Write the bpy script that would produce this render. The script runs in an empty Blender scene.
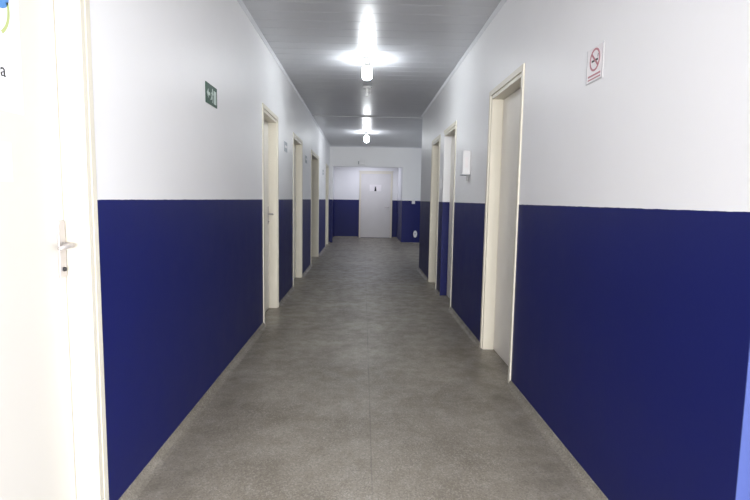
import bpy, bmesh, math, random
from mathutils import Vector, Matrix
random.seed(7)
S = bpy.context.scene
C = S.collection
PI = math.pi

# ------------------------------------------------------------ camera, world, light, exposure
XL, XR, ZC = -0.967, 1.028, 2.772      # left wall, right wall, ceiling
XN = 1.11                              # right wall near the entrance (set back)
FZ = .03                               # finished floor level
YE, YH, YB = 9.05, 14.35, 16.40        # right wall end, header wall, back of the end recess
STRIPE = 1.263

def look(yaw, pitch, roll):
    cy, sy, cp, sp = math.cos(yaw), math.sin(yaw), math.cos(pitch), math.sin(pitch)
    w = Vector((-sy*cp, cy*cp, sp)); r = Vector((cy, sy, 0)); u = r.cross(w)
    cr, sr = math.cos(roll), math.sin(roll)
    return r*cr + u*sr, u*cr - r*sr, w
cam = bpy.data.objects.new('camera', bpy.data.cameras.new('camera'))
C.objects.link(cam)
r, u, w = look(-.0246, -.1006, .0164)
m = Matrix.Identity(4)
for i in range(3):
    m[i][0], m[i][1], m[i][2] = r[i], u[i], -w[i]
m[2][3] = 1.28
cam.matrix_world = m
cam.data.lens = 24.0; cam.data.sensor_width = 36.0; cam.data.clip_start = .02
cam.data.dof.use_dof = False
S.camera = cam

W = bpy.data.worlds.new('world'); S.world = W; W.use_nodes = True
W.node_tree.nodes['Background'].inputs[0].default_value = (.80, .90, 1, 1)
W.node_tree.nodes['Background'].inputs[1].default_value = 1.0

def area(name, loc, rot, sx, sy, power, col):
    l = bpy.data.lights.new(name, 'AREA'); l.shape = 'RECTANGLE'
    l.size = sx; l.size_y = sy; l.energy = power; l.color = col
    o = bpy.data.objects.new(name, l); C.objects.link(o)
    o.location = loc; o.rotation_euler = rot
    return o
# daylight through the entrance behind the camera and the side opening on the right
area('daylight_entrance', (0.05, -2.9, 1.25), (PI/2-.46, 0, 0), 1.7, 2.0, 132, (1, .975, .94))
area('daylight_side_opening', (1.20, .15, 1.22), (PI/2-.25, 0, PI/2), 1.3, 1.9, 25, (1, .98, .955))

S.view_settings.view_transform = 'Standard'
S.view_settings.look = 'None'
S.view_settings.gamma = 1
S.view_settings.use_curve_mapping = False
S.view_settings.exposure = 1.45

BULB = 63.0

# added cool fill for the far end, unseen round the lobby corner
area('lobby_fill', (4.10, 11.8, 1.5), (PI/2, 0, PI/2), 1.6, 1.3, 22, (.86, .92, 1))
# added fill that brightens the end recess, hidden behind the header
area('recess_fill', (.1, 15.5, 2.50), (0, 0, 0), .9, .25, 7, (.84, .86, 1))
# ------------------------------------------------------------ materials
def nt(name, rough=.5, spec=.5):
    mt = bpy.data.materials.new(name); mt.use_nodes = True
    t = mt.node_tree; b = t.nodes['Principled BSDF']
    b.inputs['Roughness'].default_value = rough
    b.inputs['Specular IOR Level'].default_value = spec
    return mt, t, b
def N(t, kind, **kw):
    n = t.nodes.new(kind)
    for k, v in kw.items(): setattr(n, k, v)
    return n
def pos(t):
    g = N(t, 'ShaderNodeNewGeometry'); return g.outputs['Position']
def math_(t, op, a, b=None, c=None):
    n = N(t, 'ShaderNodeMath', operation=op)
    for i, v in enumerate((a, b, c)):
        if v is None: continue
        if isinstance(v, (int, float)): n.inputs[i].default_value = v
        else: t.links.new(v, n.inputs[i])
    return n.outputs[0]
def mix(t, f, a, b):
    n = N(t, 'ShaderNodeMix', data_type='RGBA')
    for s, v in ((0, f), (6, a), (7, b)):
        if isinstance(v, (int, float)): n.inputs[s].default_value = v
        elif isinstance(v, tuple): n.inputs[s].default_value = v
        else: t.links.new(v, n.inputs[s])
    return n.outputs[2]
def noise(t, vec, scale, detail=3, rough=.5):
    n = N(t, 'ShaderNodeTexNoise'); n.inputs['Scale'].default_value = scale
    n.inputs['Detail'].default_value = detail; n.inputs['Roughness'].default_value = rough
    t.links.new(vec, n.inputs['Vector']); return n.outputs['Fac']
def ramp(t, f, lo, hi):
    n = N(t, 'ShaderNodeMapRange'); n.inputs[1].default_value = lo; n.inputs[2].default_value = hi
    t.links.new(f, n.inputs[0]); return n.outputs[0]
def bump(t, b, h, strength, dist=.01):
    n = N(t, 'ShaderNodeBump'); n.inputs['Strength'].default_value = strength
    n.inputs['Distance'].default_value = dist
    t.links.new(h, n.inputs['Height']); t.links.new(n.outputs[0], b.inputs['Normal'])

def plain(name, col, rough=.5, spec=.5, metal=0, vary=.04, scale=9):
    mt, t, b = nt(name, rough, spec)
    f = noise(t, pos(t), scale, 4)
    a = tuple(c*(1-vary) for c in col) + (1,); d = tuple(min(1, c*(1+vary)) for c in col) + (1,)
    t.links.new(mix(t, f, a, d), b.inputs['Base Color'])
    b.inputs['Metallic'].default_value = metal
    return mt

WHITE = (.80, .80, .81)
BLUE = (.0085, .0125, .103)
def wall_mat(name='painted_wall', BLUE=BLUE):
    mt, t, b = nt(name, .38, .22)
    p = pos(t); s = N(t, 'ShaderNodeSeparateXYZ'); t.links.new(p, s.inputs[0])
    wob = math_(t, 'MULTIPLY', math_(t, 'SUBTRACT', noise(t, p, 22, 2), .5), .004)
    f = math_(t, 'GREATER_THAN', math_(t, 'ADD', s.outputs[2], wob), STRIPE)
    n1 = noise(t, p, 2.2, 5, .6)
    wh = mix(t, n1, (WHITE[0]*.95, WHITE[1]*.95, WHITE[2]*.95, 1), WHITE + (1,))
    n2 = noise(t, p, 5, 5, .6)
    bl = mix(t, n2, (BLUE[0]*.9, BLUE[1]*.9, BLUE[2]*.9, 1), (BLUE[0]*1.1, BLUE[1]*1.1, BLUE[2]*1.1, 1))
    # pale scuffs in the blue paint
    sc = ramp(t, noise(t, p, 14, 6, .7), .70, .78)
    bl = mix(t, math_(t, 'MULTIPLY', sc, .10), bl, (.25, .27, .4, 1))
    t.links.new(mix(t, f, bl, wh), b.inputs['Base Color'])
    t.links.new(math_(t, 'ADD', .40, math_(t, 'MULTIPLY', n2, .12)), b.inputs['Roughness'])
    bump(t, b, noise(t, p, 60, 3), .10, .002)
    return mt

def floor_mat(name, dirt=True, bright=1.0):
    mt, t, b = nt(name, .42, .28)
    p = pos(t); s = N(t, 'ShaderNodeSeparateXYZ'); t.links.new(p, s.inputs[0])
    X, Y, Z = s.outputs
    k = lambda c: tuple(v*bright for v in c) + (1,)
    big = noise(t, p, 1.6, 6, .62)
    base = mix(t, ramp(t, big, .3, .72), k((.175, .153, .121)), k((.355, .325, .275)))
    v = N(t, 'ShaderNodeTexVoronoi'); v.inputs['Scale'].default_value = 170
    t.links.new(p, v.inputs['Vector'])
    cs = N(t, 'ShaderNodeSeparateColor'); t.links.new(v.outputs['Color'], cs.inputs[0])
    dark = math_(t, 'MULTIPLY', ramp(t, cs.outputs[0], .70, .78), .36)
    lite = math_(t, 'MULTIPLY', ramp(t, cs.outputs[1], .72, .80), .40)
    base = mix(t, dark, base, k((.10, .092, .08)))
    base = mix(t, lite, base, k((.46, .43, .38)))
    mid = ramp(t, noise(t, p, 9, 6, .7), .40, .66)
    base = mix(t, math_(t, 'MULTIPLY', mid, .42), base, k((.165, .145, .115)))
    if dirt:
        # worn dirt band a hand's width out from each wall, ragged
        cx = math_(t, 'ABSOLUTE', math_(t, 'SUBTRACT', X, .03))
        d1 = math_(t, 'SUBTRACT', 1.0, ramp(t, math_(t, 'ABSOLUTE', math_(t, 'SUBTRACT', cx, .84)), .02, .22))
        d1 = math_(t, 'MULTIPLY', d1, ramp(t, noise(t, p, 3.5, 6, .7), .35, .65))
        base = mix(t, math_(t, 'MULTIPLY', d1, .55), base, k((.12, .105, .085)))
        # slab joints
        j1 = math_(t, 'SUBTRACT', 1.0, ramp(t, math_(t, 'ABSOLUTE', math_(t, 'SUBTRACT', X, .055)), .002, .005))
        my = math_(t, 'PINGPONG', math_(t, 'SUBTRACT', Y, 2.2), .75)
        j2 = math_(t, 'SUBTRACT', 1.0, ramp(t, my, .001, .004))
        j = math_(t, 'MAXIMUM', j1, math_(t, 'MULTIPLY', j2, .45))
        base = mix(t, math_(t, 'MULTIPLY', math_(t, 'MULTIPLY', j, ramp(t, noise(t, p, 1.1, 3), .35, .62)), .6), base, k((.10, .09, .08)))
        # old drips and specks
        v2 = N(t, 'ShaderNodeTexVoronoi'); v2.inputs['Scale'].default_value = 3.1
        t.links.new(p, v2.inputs['Vector'])
        spot = math_(t, 'LESS_THAN', v2.outputs['Distance'], .022)
        base = mix(t, math_(t, 'MULTIPLY', spot, .8), base, k((.07, .06, .05)))
    t.links.new(base, b.inputs['Base Color'])
    t.links.new(math_(t, 'ADD', .34, math_(t, 'MULTIPLY', mid, .2)), b.inputs['Roughness'])
    bump(t, b, noise(t, p, 40, 4), .12, .003)
    return mt

M_wall = wall_mat()
M_wall_daylit = wall_mat('daylit_entrance_wall', (.075, .105, .30))  # lighter copy of the blue wall paint, entrance daylight put into the colour
M_floor = floor_mat('terrazzo')
M_skirt = floor_mat('terrazzo_skirting', False, .85)
M_ceil = plain('grey_pvc_panel', (.47, .48, .505), .33, .5, vary=.05, scale=3)
M_mold = plain('white_pvc_moulding', (.62, .63, .66), .3, .5)
M_frame = plain('cream_gloss_paint', (.68, .645, .55), .5, .4, vary=.05, scale=5)
M_leaf = plain('pale_door_paint', (.80, .765, .70), .4, .5, vary=.05, scale=3)
M_leaf_near = plain('white_door_paint', (.66, .64, .60), .4, .5, vary=.02, scale=3)
M_leaf_far = plain('warm_grey_door_paint', (.60, .585, .58), .4, .5, vary=.05, scale=3)
M_metal = plain('brushed_steel', (.50, .47, .46), .4, .5, metal=.35)
M_dark = plain('dark_rubber', (.03, .03, .035), .5, .3)
M_white = plain('white_plastic', (.70, .70, .71), .35, .5, vary=.02)
M_paper = plain('white_paper', (.82, .82, .86), .7, .2, vary=.02)
M_green = plain('sign_green', (.010, .055, .032), .5, .15)
M_greenlite = plain('sign_pale_green', (.42, .52, .47), .4, .4)
M_red = plain('sign_red', (.42, .17, .20), .5, .3)
M_ink = plain('black_ink', (.03, .03, .03), .6, .2)
M_grey = plain('grey_plaque', (.30, .33, .36), .4, .4)
M_logo = plain('blue_print', (.10, .25, .55), .6, .2)
M_olive = plain('green_print', (.45, .52, .22), .6, .2)
M_plate = plain('pale_sign_plate', (.72, .69, .70), .4, .4)
M_edge = plain('grey_sign_edge', (.45, .44, .45), .5, .3)
M_socket = plain('old_porcelain', (.55, .55, .55), .3, .5)

def bulb_mat():
    mt = bpy.data.materials.new('lit_bulb_glass'); mt.use_nodes = True
    t = mt.node_tree; b = t.nodes['Principled BSDF']
    b.inputs['Base Color'].default_value = (.9, .9, .9, 1)
    b.inputs['Emission Color'].default_value = (.93, .97, 1, 1)
    b.inputs['Emission Strength'].default_value = BULB
    return mt
M_bulb = bulb_mat()

# ------------------------------------------------------------ mesh helpers
def bx(bm, x0, x1, y0, y1, z0, z1):
    x0, x1 = min(x0, x1), max(x0, x1); y0, y1 = min(y0, y1), max(y0, y1)
    vs = [bm.verts.new((x, y, z)) for z in (z0, z1) for y in (y0, y1) for x in (x0, x1)]
    for f in ((0,2,3,1), (4,5,7,6), (0,1,5,4), (2,6,7,3), (0,4,6,2), (1,3,7,5)):
        bm.faces.new([vs[i] for i in f])
def lathe(bm, prof, n=28, ax=(0, 0), z=0):
    rings = []
    for rr, zz in prof:
        if rr < 1e-5: rings.append([bm.verts.new((ax[0], ax[1], z+zz))])
        else: rings.append([bm.verts.new((ax[0]+rr*math.cos(2*PI*k/n), ax[1]+rr*math.sin(2*PI*k/n), z+zz)) for k in range(n)])
    for a, b in zip(rings, rings[1:]):
        for k in range(n):
            q = [a[k % len(a)], a[(k+1) % len(a)], b[(k+1) % len(b)], b[k % len(b)]]
            q2 = []
            for v in q:
                if v not in q2: q2.append(v)
            if len(q2) > 2: bm.faces.new(q2)
    for rg in (rings[0], rings[-1]):
        if len(rg) > 2: bm.faces.new(rg)
def tube(bm, pts, rad, n=10):
    pts = [Vector(p) for p in pts]; rings = []
    for i, p in enumerate(pts):
        d = (pts[min(i+1, len(pts)-1)] - pts[max(i-1, 0)]).normalized()
        a = d.cross(Vector((0, 0, 1)) if abs(d.z) < .9 else Vector((1, 0, 0))).normalized(); b = d.cross(a)
        rr = rad[i] if isinstance(rad, (list, tuple)) else rad
        rings.append([bm.verts.new(p + a*rr*math.cos(2*PI*k/n) + b*rr*math.sin(2*PI*k/n)) for k in range(n)])
    for q, s in zip(rings, rings[1:]):
        for k in range(n): bm.faces.new([q[k], q[(k+1) % n], s[(k+1) % n], s[k]])
    bm.faces.new(rings[0]); bm.faces.new(rings[-1])
def prism(bm, poly, fn, t0, t1):
    """poly: 2-D outline (a, b); fn(a, b, t) -> point"""
    lo = [bm.verts.new(fn(a, b, t0)) for a, b in poly]; hi = [bm.verts.new(fn(a, b, t1)) for a, b in poly]
    n = len(poly)
    for i in range(n): bm.faces.new([lo[i], lo[(i+1) % n], hi[(i+1) % n], hi[i]])
    bm.faces.new(lo); bm.faces.new(hi)
def obj(name, bm, mat, parent=None, bevel=0, smooth=False, loc=None):
    bmesh.ops.recalc_face_normals(bm, faces=bm.faces)
    me = bpy.data.meshes.new(name); bm.to_mesh(me); bm.free()
    me.materials.append(mat)
    if smooth:
        for p in me.polygons: p.use_smooth = True
    o = bpy.data.objects.new(name, me); C.objects.link(o)
    if parent:
        o.parent = parent
        o.location = -parent.location if loc is None else loc
        if loc is None: o.matrix_parent_inverse = Matrix.Identity(4)
    if bevel:
        md = o.modifiers.new('bevel', 'BEVEL'); md.width = bevel; md.segments = 2; md.limit_method = 'ANGLE'
    return o
def struct(o): o['kind'] = 'structure'; return o
def thing(name, loc, label, cat, group=None):
    o = bpy.data.objects.new(name, None); C.objects.link(o); o.location = loc
    o.empty_display_size = .1
    if label: o['label'] = label; o['category'] = cat
    if group: o['group'] = group
    return o
NB = bmesh.new

# ------------------------------------------------------------ shell
T = .14        # depth of the door reveals
DH = 2.10      # clear door height
LEFT = [(.99, 1.815), (4.88, 5.66), (6.95, 7.88), (9.30, 10.80), (12.88, 13.78)]
RIGHT = [(3.34, 4.14), (5.70, 6.50), (6.88, 7.60)]
SIDE = (-.50, .80)           # side opening behind the frame's right edge

bm = NB(); bx(bm, -1.3, 4.3, -3.2, YB+.15, -.12, FZ); bx(bm, -4.2, -1.3, 8.2, 11.8, -.12, FZ)
struct(obj('floor', bm, M_floor))

# ceiling of narrow planks running across the corridor, v-groove between planks
bm = NB()
pw = .20; prof = []
y = -3.2
while y < YH - .001:
    y2 = min(y+pw, YH)
    prof += [(y, ZC+.003), (y+.006, ZC), (y2-.006, ZC)]
    # slight ridge mid-plank
    y = y2
prof.append((YH, ZC+.003))
a = [bm.verts.new((-1.11, yy, zz)) for yy, zz in prof]; b = [bm.verts.new((4.3, yy, zz)) for yy, zz in prof]
ta = [bm.verts.new((-1.11, yy, ZC+.08)) for yy in (prof[0][0], prof[-1][0])]
for i in range(len(prof)-1): bm.faces.new([a[i], b[i], b[i+1], a[i+1]])
me_top = NB()
o = struct(obj('ceiling', bm, M_ceil))
bm = NB(); bx(bm, XL-T, XR+.4, YH+.14, YB+.15, 2.55, 2.65)
struct(obj('ceiling', bm, M_ceil))        # lower ceiling of the end recess
bm = NB(); bx(bm, -4.2, -1.11, 8.2, 11.8, ZC, ZC+.1)
struct(obj('ceiling', bm, M_ceil))

def long_wall(name, x0, x1, y0, y1, holes, top=ZC+.05):
    bm = NB(); y = y0
    for h in sorted(holes):
        zb = h[3] if len(h) > 3 else 0
        zt = h[2] if len(h) > 2 else DH + .03
        bx(bm, x0, x1, y, h[0], 0, top)
        bx(bm, x0, x1, h[0], h[1], zt, top)
        if zb: bx(bm, x0, x1, h[0], h[1], 0, zb)
        y = h[1]
    bx(bm, x0, x1, y, y1, 0, top)
    return struct(obj(name, bm, M_wall))
long_wall('wall_left', XL-T, XL, -3.2, YB, LEFT)
long_wall('wall_right', XR, XR+T, 1.27, YE, RIGHT)
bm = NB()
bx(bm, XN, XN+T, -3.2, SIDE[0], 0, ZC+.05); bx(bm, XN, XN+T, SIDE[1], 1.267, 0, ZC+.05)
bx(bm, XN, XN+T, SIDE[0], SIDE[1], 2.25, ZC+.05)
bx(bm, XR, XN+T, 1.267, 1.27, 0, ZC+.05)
struct(obj('wall_entrance_side', bm, M_wall_daylit))
bm = NB()
bx(bm, XL-T, -.80, -3.2, -3.05, 0, ZC+.05); bx(bm, .90, XN+T, -3.2, -3.05, 0, ZC+.05); bx(bm, -.80, .90, -3.2, -3.05, 2.25, ZC+.05)
struct(obj('wall_entrance', bm, M_wall))
# lobby opening to the right past the end of the right wall
bm = NB()
bx(bm, 1.10, 4.3, YH, YH+.14, 0, ZC+.05)                 # blue-and-white wall beside the recess
bx(bm, -.88, 1.10, YH, YH+.14, 2.20, ZC+.05)             # header above the recess
bx(bm, XL-.001, -.88, YH, YH+.14, 0, ZC+.05)
struct(obj('wall_far', bm, M_wall))
bm = NB(); bx(bm, 1.10, 1.24, YH+.14, YB, 0, 2.60); struct(obj('wall_recess_right', bm, M_wall))
bm = NB(); bx(bm, XL-T, 1.24, YB, YB+.14, 0, 2.60); struct(obj('wall_recess_back', bm, M_wall))
bm = NB(); bx(bm, 4.15, 4.29, YE, YH, 0, ZC+.05); struct(obj('wall_lobby_right', bm, M_wall))
bm = NB(); bx(bm, XR+T, 4.15, YE-.14, YE, 0, ZC+.05); struct(obj('wall_lobby_near', bm, M_wall))
# dim room seen through the open doorway
bm = NB()
bx(bm, -4.2, -4.06, 8.2, 11.8, 0, ZC); bx(bm, -4.06, XL-T, 8.2, 8.34, 0, ZC); bx(bm, -4.06, XL-T, 11.66, 11.8, 0, ZC)
struct(obj('wall_side_room', bm, M_wall))

# terrazzo skirting with a coved foot
SK = [(0, .064), (.006, .062), (.010, .052), (.016, .044), (.026, .036), (.045, FZ+.0005), (0, FZ+.0005)]
def skirt(name, x, sgn, spans):
    bm = NB()
    for y0, y1 in spans:
        prism(bm, SK, lambda a, b, t: (x + sgn*a, t, b), y0, y1)
    return struct(obj(name, bm, M_skirt))
def gaps(y0, y1, holes, pad=.045):
    out = []; y = y0
    for h in sorted(holes):
        out.append((y, h[0]-pad)); y = h[1]+pad
    out.append((y, y1)); return out
skirt('baseboard_left', XL, 1, gaps(-3.0, YH, LEFT))
skirt('baseboard_right', XR, -1, gaps(1.27, YE, RIGHT))
bm = NB()
prism(bm, SK, lambda a, b, t: (t, YH - a, b), 1.10, 4.15)
prism(bm, SK, lambda a, b, t: (t, YB - a, b), -.95, -.17)
prism(bm, SK, lambda a, b, t: (t, YB - a, b), .96, 1.10)
prism(bm, SK, lambda a, b, t: (1.10 - a, t, b), YH, YB)
struct(obj('baseboard_far', bm, M_skirt))

# ceiling moulding along both walls and the far wall
MO = [(0, ZC), (.022, ZC), (.022, ZC-.006), (.006, ZC-.024), (0, ZC-.026)]
bm = NB(); prism(bm, MO, lambda a, b, t: (XL + a, t, b), -3.0, YH); struct(obj('trim_1', bm, M_mold))
bm = NB(); prism(bm, MO, lambda a, b, t: (XR - a, t, b), 1.27, YE); struct(obj('trim_2', bm, M_mold))
bm = NB(); prism(bm, MO, lambda a, b, t: (t, YH - a, b), XL, 4.15); struct(obj('trim_3', bm, M_mold))
# joint strip crossing the ceiling
bm = NB(); bx(bm, XL+.02, 4.1, 9.24, 9.28, ZC-.012, ZC+.002); struct(obj('trim_4', bm, M_ceil, bevel=.003))

# ------------------------------------------------------------ doors
def lever(parent, px, py, pz, sgn, ydir):
    """long back plate and lever on a leaf facing +-x; sgn = side it sticks out to; ydir = where the lever points"""
    bm = NB()
    bx(bm, px, px+sgn*.006, py-.019, py+.019, pz-.115, pz+.085)
    o = obj('handle', bm, M_metal, parent, bevel=.003)
    bm = NB()
    tube(bm, [(px+sgn*.004, py, pz), (px+sgn*.035, py, pz), (px+sgn*.045, py-ydir*.012, pz), (px+sgn*.045, py-ydir*.085, pz-.004)], [.010, .010, .010, .007])
    lv = obj('lever', bm, M_metal, o, smooth=True, loc=(0, 0, 0))
    bm = NB(); tube(bm, [(px+sgn*.004, py, pz-.085), (px+sgn*.012, py, pz-.085)], .008)
    obj('keyhole', bm, M_dark, o, loc=(0, 0, 0))
    return o
def door(n, wallx, into, y0, y1, leafmat=M_leaf, handle=None, far_jamb=True, opened=False, top=DH, rec=.09):
    """into = -1: the reveal runs towards -x (left wall), +1: towards +x"""
    root = thing('door_%d' % n, (wallx, (y0+y1)/2, FZ), None, None); struct(root)
    face = wallx - into*(.003 if n == 1 else .010)           # architrave stands out of the wall
    back = wallx + into*T
    A = .030 if n == 1 else .040
    bm = NB()
    bx(bm, face, wallx + into*.001, y0-A, y0+.001, FZ, top+.03+A)        # near architrave
    bx(bm, wallx, back, y0, y0+.028, FZ, top)                            # near jamb lining
    if far_jamb:
        bx(bm, face, wallx + into*.001, y1-.001, y1+A, FZ, top+.03+A)
        bx(bm, wallx, back, y1-.028, y1, FZ, top)
    bx(bm, face, wallx + into*.001, y0, y1, top+.028, top+.03+A)
    bx(bm, wallx, back, y0, y1, top, top+.03)
    ri = wallx + into*(rec+.040)                                           # rebate the leaf closes against
    bx(bm, ri, back, y0+.028, y0+.044, FZ, top)
    bx(bm, ri, back, y1-.044, y1-.028, FZ, top)
    bx(bm, ri, back, y0+.044, y1-.044, top-.016, top)
    obj('door_frame', bm, M_frame, root, bevel=.002)
    lx = wallx + into*rec
    ye = y1-((.030 if n != 1 else .035) if far_jamb else .004)
    if not opened:
        leaves = [(y0+.030, ye)]
        for a, b in leaves:
            bm = NB(); bx(bm, lx, lx+into*.036, a, b, .036, top-.003)
            lf = obj('door_leaf', bm, leafmat, root, bevel=.0015)
            if handle:
                lever(root, lx, handle[0], handle[1], -into, handle[2])
    else:
        bm = NB(); bx(bm, wallx+into*(T+.01), wallx+into*(T+.01+.84), ye-.040, ye-.004, .036, top-.003)
        obj('door_leaf', bm, leafmat, root, bevel=.0015)
    for hz in (.25, 1.05, 1.85):
        if not opened and n != 2:
            hy = y0+.030 if (handle and handle[2] < 0) else None
            if hy is None: continue
            bm = NB(); tube(bm, [(lx-into*.006, hy, hz-.045), (lx-into*.006, hy, hz+.045)], .006)
            obj('hinge', bm, M_metal, root, smooth=True)
    return root
door(1, XL, -1, *LEFT[0], leafmat=M_leaf_near, handle=(LEFT[0][1]-.055, 1.105, 1), rec=.084)
door(2, XL, -1, *LEFT[1], handle=(LEFT[1][1]-.075, 1.10, -1))
door(3, XL, -1, *LEFT[2])
door(4, XL, -1, *LEFT[3], opened=True)
door(5, XL, -1, *LEFT[4])
door(6, XR, 1, *RIGHT[0])
door(7, XR, 1, *RIGHT[1], far_jamb=False)
door(8, XR, 1, *RIGHT[2])
# the pale door closing the end recess
root = struct(thing('door_9', (.40, YB, FZ), None, None))
bm = NB()
for x0, x1 in ((-.14, -.08), (.88, .94)): bx(bm, x0, x1, YB-.03, YB+.001, FZ, 2.11)
bx(bm, -.14, .94, YB-.03, YB+.001, 2.11, 2.17)
bx(bm, -.16, .96, YB-.042, YB+.001, 2.17, 2.20)
obj('door_frame', bm, M_frame, root, bevel=.003)
bm = NB(); bx(bm, -.078, .878, YB-.022, YB-.001, .040, 2.108); obj('door_leaf', bm, M_leaf_far, root, bevel=.002)
bm = NB(); tube(bm, [(.82, YB-.02, 1.03), (.82, YB-.06, 1.03)], .012); tube(bm, [(.825, YB-.06, 1.03), (.70, YB-.06, 1.03)], .009)
obj('handle', bm, M_metal, root, smooth=True)

# ------------------------------------------------------------ lamps
def lamp(x, y, label, lit=True):
    t = thing('ceiling_lamp', (x, y, ZC), label, 'lamp', None)
    bm = NB(); lathe(bm, [(.060, 0), (.060, -.012), (.048, -.024), (.030, -.028), (0, -.028)], 28)
    obj('ceiling_rose', bm, M_socket if not lit else M_white, t, smooth=True, loc=(0, 0, -.001))
    bm = NB(); lathe(bm, [(.024, -.026), (.027, -.034), (.027, -.062), (.023, -.072), (0, -.072)], 24)
    obj('socket', bm, M_white if lit else M_socket, t, smooth=True, loc=(0, 0, 0))
    if lit:
        bm = NB(); lathe(bm, [(.021, -.062), (.030, -.080), (.042, -.092), (.046, -.098), (0, -.098)], 28)
        obj('bulb_collar', bm, M_white, t, smooth=True, loc=(0, 0, 0))
        p = [(.044, -.096), (.050, -.105), (.052, -.190)]
        p += [(.052*math.cos(k*PI/12), -.190-.034*math.sin(k*PI/12)) for k in range(1, 7)]
        p[-1] = (0, p[-1][1])
        bm = NB(); lathe(bm, p, 20)
        obj('bulb', bm, M_bulb, t, smooth=True, loc=(0, 0, 0))
    else:
        bm = NB(); lathe(bm, [(.016, -.070), (.024, -.082), (.030, -.100), (.026, -.120), (.012, -.131), (0, -.133)], 24)
        obj('bulb', bm, M_socket, t, smooth=True, loc=(0, 0, 0))
    return t
lamp(.02, 5.50, 'nearer of the two glowing bulbs, big white bulb hung from grey ceiling between first doors')
lamp(.05, 11.35, 'farther of the two glowing bulbs, under the ceiling near the corridor end')
lamp(.03, 6.85, 'small unlit ceiling bulb just behind the nearer glowing bulb', lit=False)

# ------------------------------------------------------------ signs
# local frame on a wall: fn(a, b, t): a along the viewer's right, b up, t out of the wall
def on_left(y, z, base=0):  return lambda a, b, t: (XL + base + t, y + a, z + b)
def on_right(y, z, base=0): return lambda a, b, t: (XR - base - t, y - a, z + b)
def rect(a0, a1, b0, b1): return [(a0, b0), (a1, b0), (a1, b1), (a0, b1)]
def part(name, polys, fn, t0, t1, mat, parent):
    bm = NB()
    for p in polys: prism(bm, p, fn, t0, t1)
    return obj(name, bm, mat, parent)
def circ(ca, cb, r, n=20): return [(ca+r*math.cos(2*PI*k/n), cb+r*math.sin(2*PI*k/n)) for k in range(n)]
def bar(a0, b0, a1, b1, w):
    d = Vector((a1-a0, b1-b0)).normalized()*w/2; nx, ny = -d.y, d.x
    return [(a0+nx, b0+ny), (a1+nx, b1+ny), (a1-nx, b1-ny), (a0-nx, b0-ny)]

# green exit sign
fn = on_left(3.25, 1.915)
t = thing('exit_sign', (XL, 3.25, 1.915), 'small dark green emergency exit sign with pale arrow on left wall', 'sign')
part('plate', [rect(-.115, .115, -.062, .062)], fn, 0, .004, M_green, t)
part('arrow', [[(-.098, .0), (-.070, .028), (-.070, .009), (-.036, .009), (-.036, -.009), (-.070, -.009), (-.070, -.028)]], fn, .004, .0052, M_greenlite, t)
part('door_symbol', [rect(.040, .092, -.046, .036)], fn, .004, .0052, M_greenlite, t)
part('running_figure', [circ(.016, .034, .009, 12), bar(.014, .024, .002, -.006, .016), bar(.004, -.004, .020, -.024, .009), bar(.020, -.024, .014, -.044, .008),
     bar(.000, -.006, -.012, -.026, .009), bar(-.012, -.026, -.026, -.030, .008), bar(.014, .020, .030, .006, .007), bar(.010, .020, -.010, .010, .007)], fn, .004, .0052, M_greenlite, t)

# no smoking sign
fn = on_right(2.285, 1.90)
t = thing('no_smoking_sign', (XR, 2.285, 1.90), 'small white no smoking sign with red circle on the right wall', 'sign')
part('plate', [rect(-.078, .078, -.074, .074)], fn, 0, .003, M_plate, t)
part('plate_edge', [rect(-.080, .080, -.078, -.073), rect(.074, .079, -.074, .074), rect(-.079, -.075, -.074, .074)], fn, 0, .0042, M_edge, t)
ring = []
for k in range(28):
    a0, a1 = 2*PI*k/28, 2*PI*(k+1)/28
    ring.append([(.050*math.cos(a0), .018+.050*math.sin(a0)), (.050*math.cos(a1), .018+.050*math.sin(a1)), (.041*math.cos(a1), .018+.041*math.sin(a1)), (.041*math.cos(a0), .018+.041*math.sin(a0))])
part('red_ring', ring + [bar(-.034, .049, .034, -.013, .009)], fn, .003, .0043, M_red, t)
part('cigarette_symbol', [rect(-.030, .022, .010, .019), rect(.024, .030, .010, .019), bar(.027, .024, .031, .038, .004)], fn, .003, .0038, M_ink, t)
part('red_band', [rect(-.060, .060, -.052, -.044), rect(-.060, .060, -.066, -.060)], fn, .003, .004, M_red, t)

# small plaques beside the farther left doors
pl = None
for y, z, lab in ((6.27, 1.905, 'small grey wall plaque between the first two recessed left doorways'),
                  (8.47, 1.925, 'small grey wall plaque just before the open left doorway'),
                  (12.00, 1.90, 'small pale grey plaque before the last left doorway')):
    t = thing('wall_plaque', (XL, y, z), lab, 'sign', 'small plaques on the left wall')
    f0 = lambda a, b, tt: (tt, a, b)
    if pl is None:
        bm = NB(); prism(bm, rect(-.11, .11, -.06, .06), f0, .0005, .005); p1 = obj('plate', bm, M_grey, t, loc=(0, 0, 0), bevel=.001)
        bm = NB(); prism(bm, rect(-.08, .08, -.012, .018), f0, .005, .0058); p2 = obj('plaque_band', bm, M_plate, t, loc=(0, 0, 0))
        pl = (p1, p2)
    else:
        for q in pl:
            c = q.copy(); C.objects.link(c); c.parent = t

# printed sheets on the nearest door
lx = XL - .084
fn = lambda a, b, t: (lx + .0005 + t, a - .030, b)
t = thing('paper_notice', (lx, 1.45, 1.70), 'white printed notice with blue logo at the left edge, on nearest white door', 'notice')
part('sheet', [rect(1.34, 1.630, 1.52, 1.935)], fn, 0, .0008, M_paper, t)
part('blue_logo', [circ(1.550, 1.850, .040)], fn, .0008, .0013, M_logo, t)
crv = []
for k in range(10):
    a0, a1 = -.9 + k*.12, -.9 + (k+1)*.12
    crv.append(bar(1.50+.085*math.cos(a0), 1.81+.085*math.sin(a0), 1.50+.085*math.cos(a1), 1.81+.085*math.sin(a1), .010))
part('green_curve', crv, fn, .0008, .0013, M_olive, t)
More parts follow.
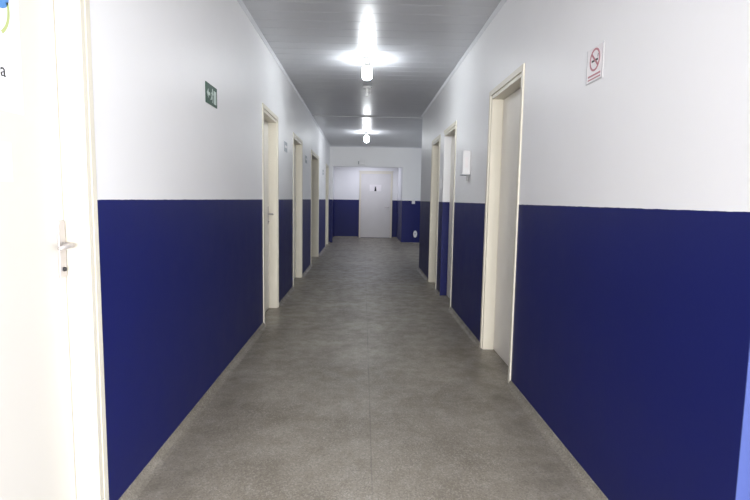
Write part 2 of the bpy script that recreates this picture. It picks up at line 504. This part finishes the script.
# the only letter of its text that the frame shows: a lower-case a closing the line
cu = bpy.data.curves.new('letter', 'FONT'); cu.body = 'a'; cu.size = .055; cu.extrude = .0004; cu.align_x = 'RIGHT'
tmp = bpy.data.objects.new('tmp', cu); C.objects.link(tmp)
bpy.context.view_layer.update()
me = bpy.data.meshes.new_from_object(tmp.evaluated_get(bpy.context.evaluated_depsgraph_get()))
bpy.data.objects.remove(tmp)
me.materials.clear(); me.materials.append(M_ink)
o = bpy.data.objects.new('letter', me); C.objects.link(o); o.parent = t
o.matrix_local = Matrix.Translation((.0018, 1.53-1.45, 1.618-1.70)) @ Matrix(((0, 0, 1, 0), (1, 0, 0, 0), (0, 1, 0, 0), (0, 0, 0, 1)))
t = thing('paper_notice', (lx, 1.45, 1.35), 'small blank white slip stuck below the logo notice on nearest white door', 'notice')
part('sheet', [rect(1.36, 1.565, 1.315, 1.43)], fn, 0, .0008, M_paper, t)

# sign on the far door
fy = YB-.022
fn = lambda a, b, t: (.385+a, fy-t, 1.66+b)
t = thing('door_sign', (.385, fy, 1.66), 'pale sign with a small dark figure on the far end door', 'sign')
part('plate', [rect(-.19, -.035, -.11, .10), rect(.035, .19, -.11, .10), rect(-.035, .035, .04, .10)], fn, 0, .005, M_plate, t)
part('figure_symbol', [circ(0, .020, .020, 14), [(-.020, 0), (.020, 0), (.034, -.11), (-.034, -.11)]], fn, 0, .006, M_ink, t)

# ------------------------------------------------------------ wall fittings
# white wall box with a short dark spout, right wall
t = thing('wall_box', (XR, 4.93, 1.64), 'small white box with dark spout mounted on right wall past first doorway', 'wall box')
bm = NB(); bx(bm, XR-.075, XR, 4.86, 4.98, 1.535, 1.765); obj('housing', bm, M_white, t, bevel=.008)
bm = NB(); bx(bm, XR-.055, XR-.025, 4.855, 4.861, 1.60, 1.70); obj('window_strip', bm, M_plate, t, bevel=.001)
bm = NB(); tube(bm, [(XR-.020, 4.90, 1.54), (XR-.020, 4.90, 1.475)], .008); obj('spout', bm, M_edge, t, smooth=True)
bm = NB(); bx(bm, XR-.077, XR-.002, 4.862, 4.978, 1.530, 1.537); obj('shadow_strip', bm, M_grey, t, bevel=.001)  # grey strip for the shadow line under the box

def switch(loc, fn, label, name='light_switch', cat='switch', w=.04, h=.06):
    t = thing(name, loc, label, cat)
    part('plate', [rect(-w, w, -h, h)], fn, 0, .009, M_white, t)
    part('rocker', [rect(-w*.35, w*.35, -h*.4, h*.4)], fn, .009, .013, M_plate, t)
    return t
switch((XR, 6.69, 1.50), on_right(6.69, 1.50), 'white light switch plate between the two farthest right doorways')
# white fittings on the blue wall at the far right
fn = lambda a, b, t: (1.50+a, YH-t, .31+b)
t = thing('wall_fitting', (1.50, YH, .31), 'small white oval fitting low on the far blue wall', 'wall fitting')
part('plate', [[(.055*math.cos(2*PI*k/20), .10*math.sin(2*PI*k/20)) for k in range(20)]], fn, 0, .03, M_white, t)
part('socket_opening', [circ(0, .01, .022, 14)], fn, .03, .033, M_edge, t)
fn2 = lambda a, b, t: (1.43+a, YH-t, 1.235+b)
switch((1.43, YH, 1.235), fn2, 'small white switch at the paint line of far blue wall', w=.045, h=.06)
# small emergency light above the recess
t = thing('emergency_light', (-.06, YH, 2.31), 'small white emergency light above the end recess', 'emergency light')
bm = NB(); bx(bm, -.14, .03, YH-.055, YH, 2.25, 2.37); obj('housing', bm, M_white, t, bevel=.012)
bm = NB(); bx(bm, -.165, -.140, YH-.045, YH, 2.27, 2.35); obj('lamp_head', bm, M_grey, t, bevel=.004)
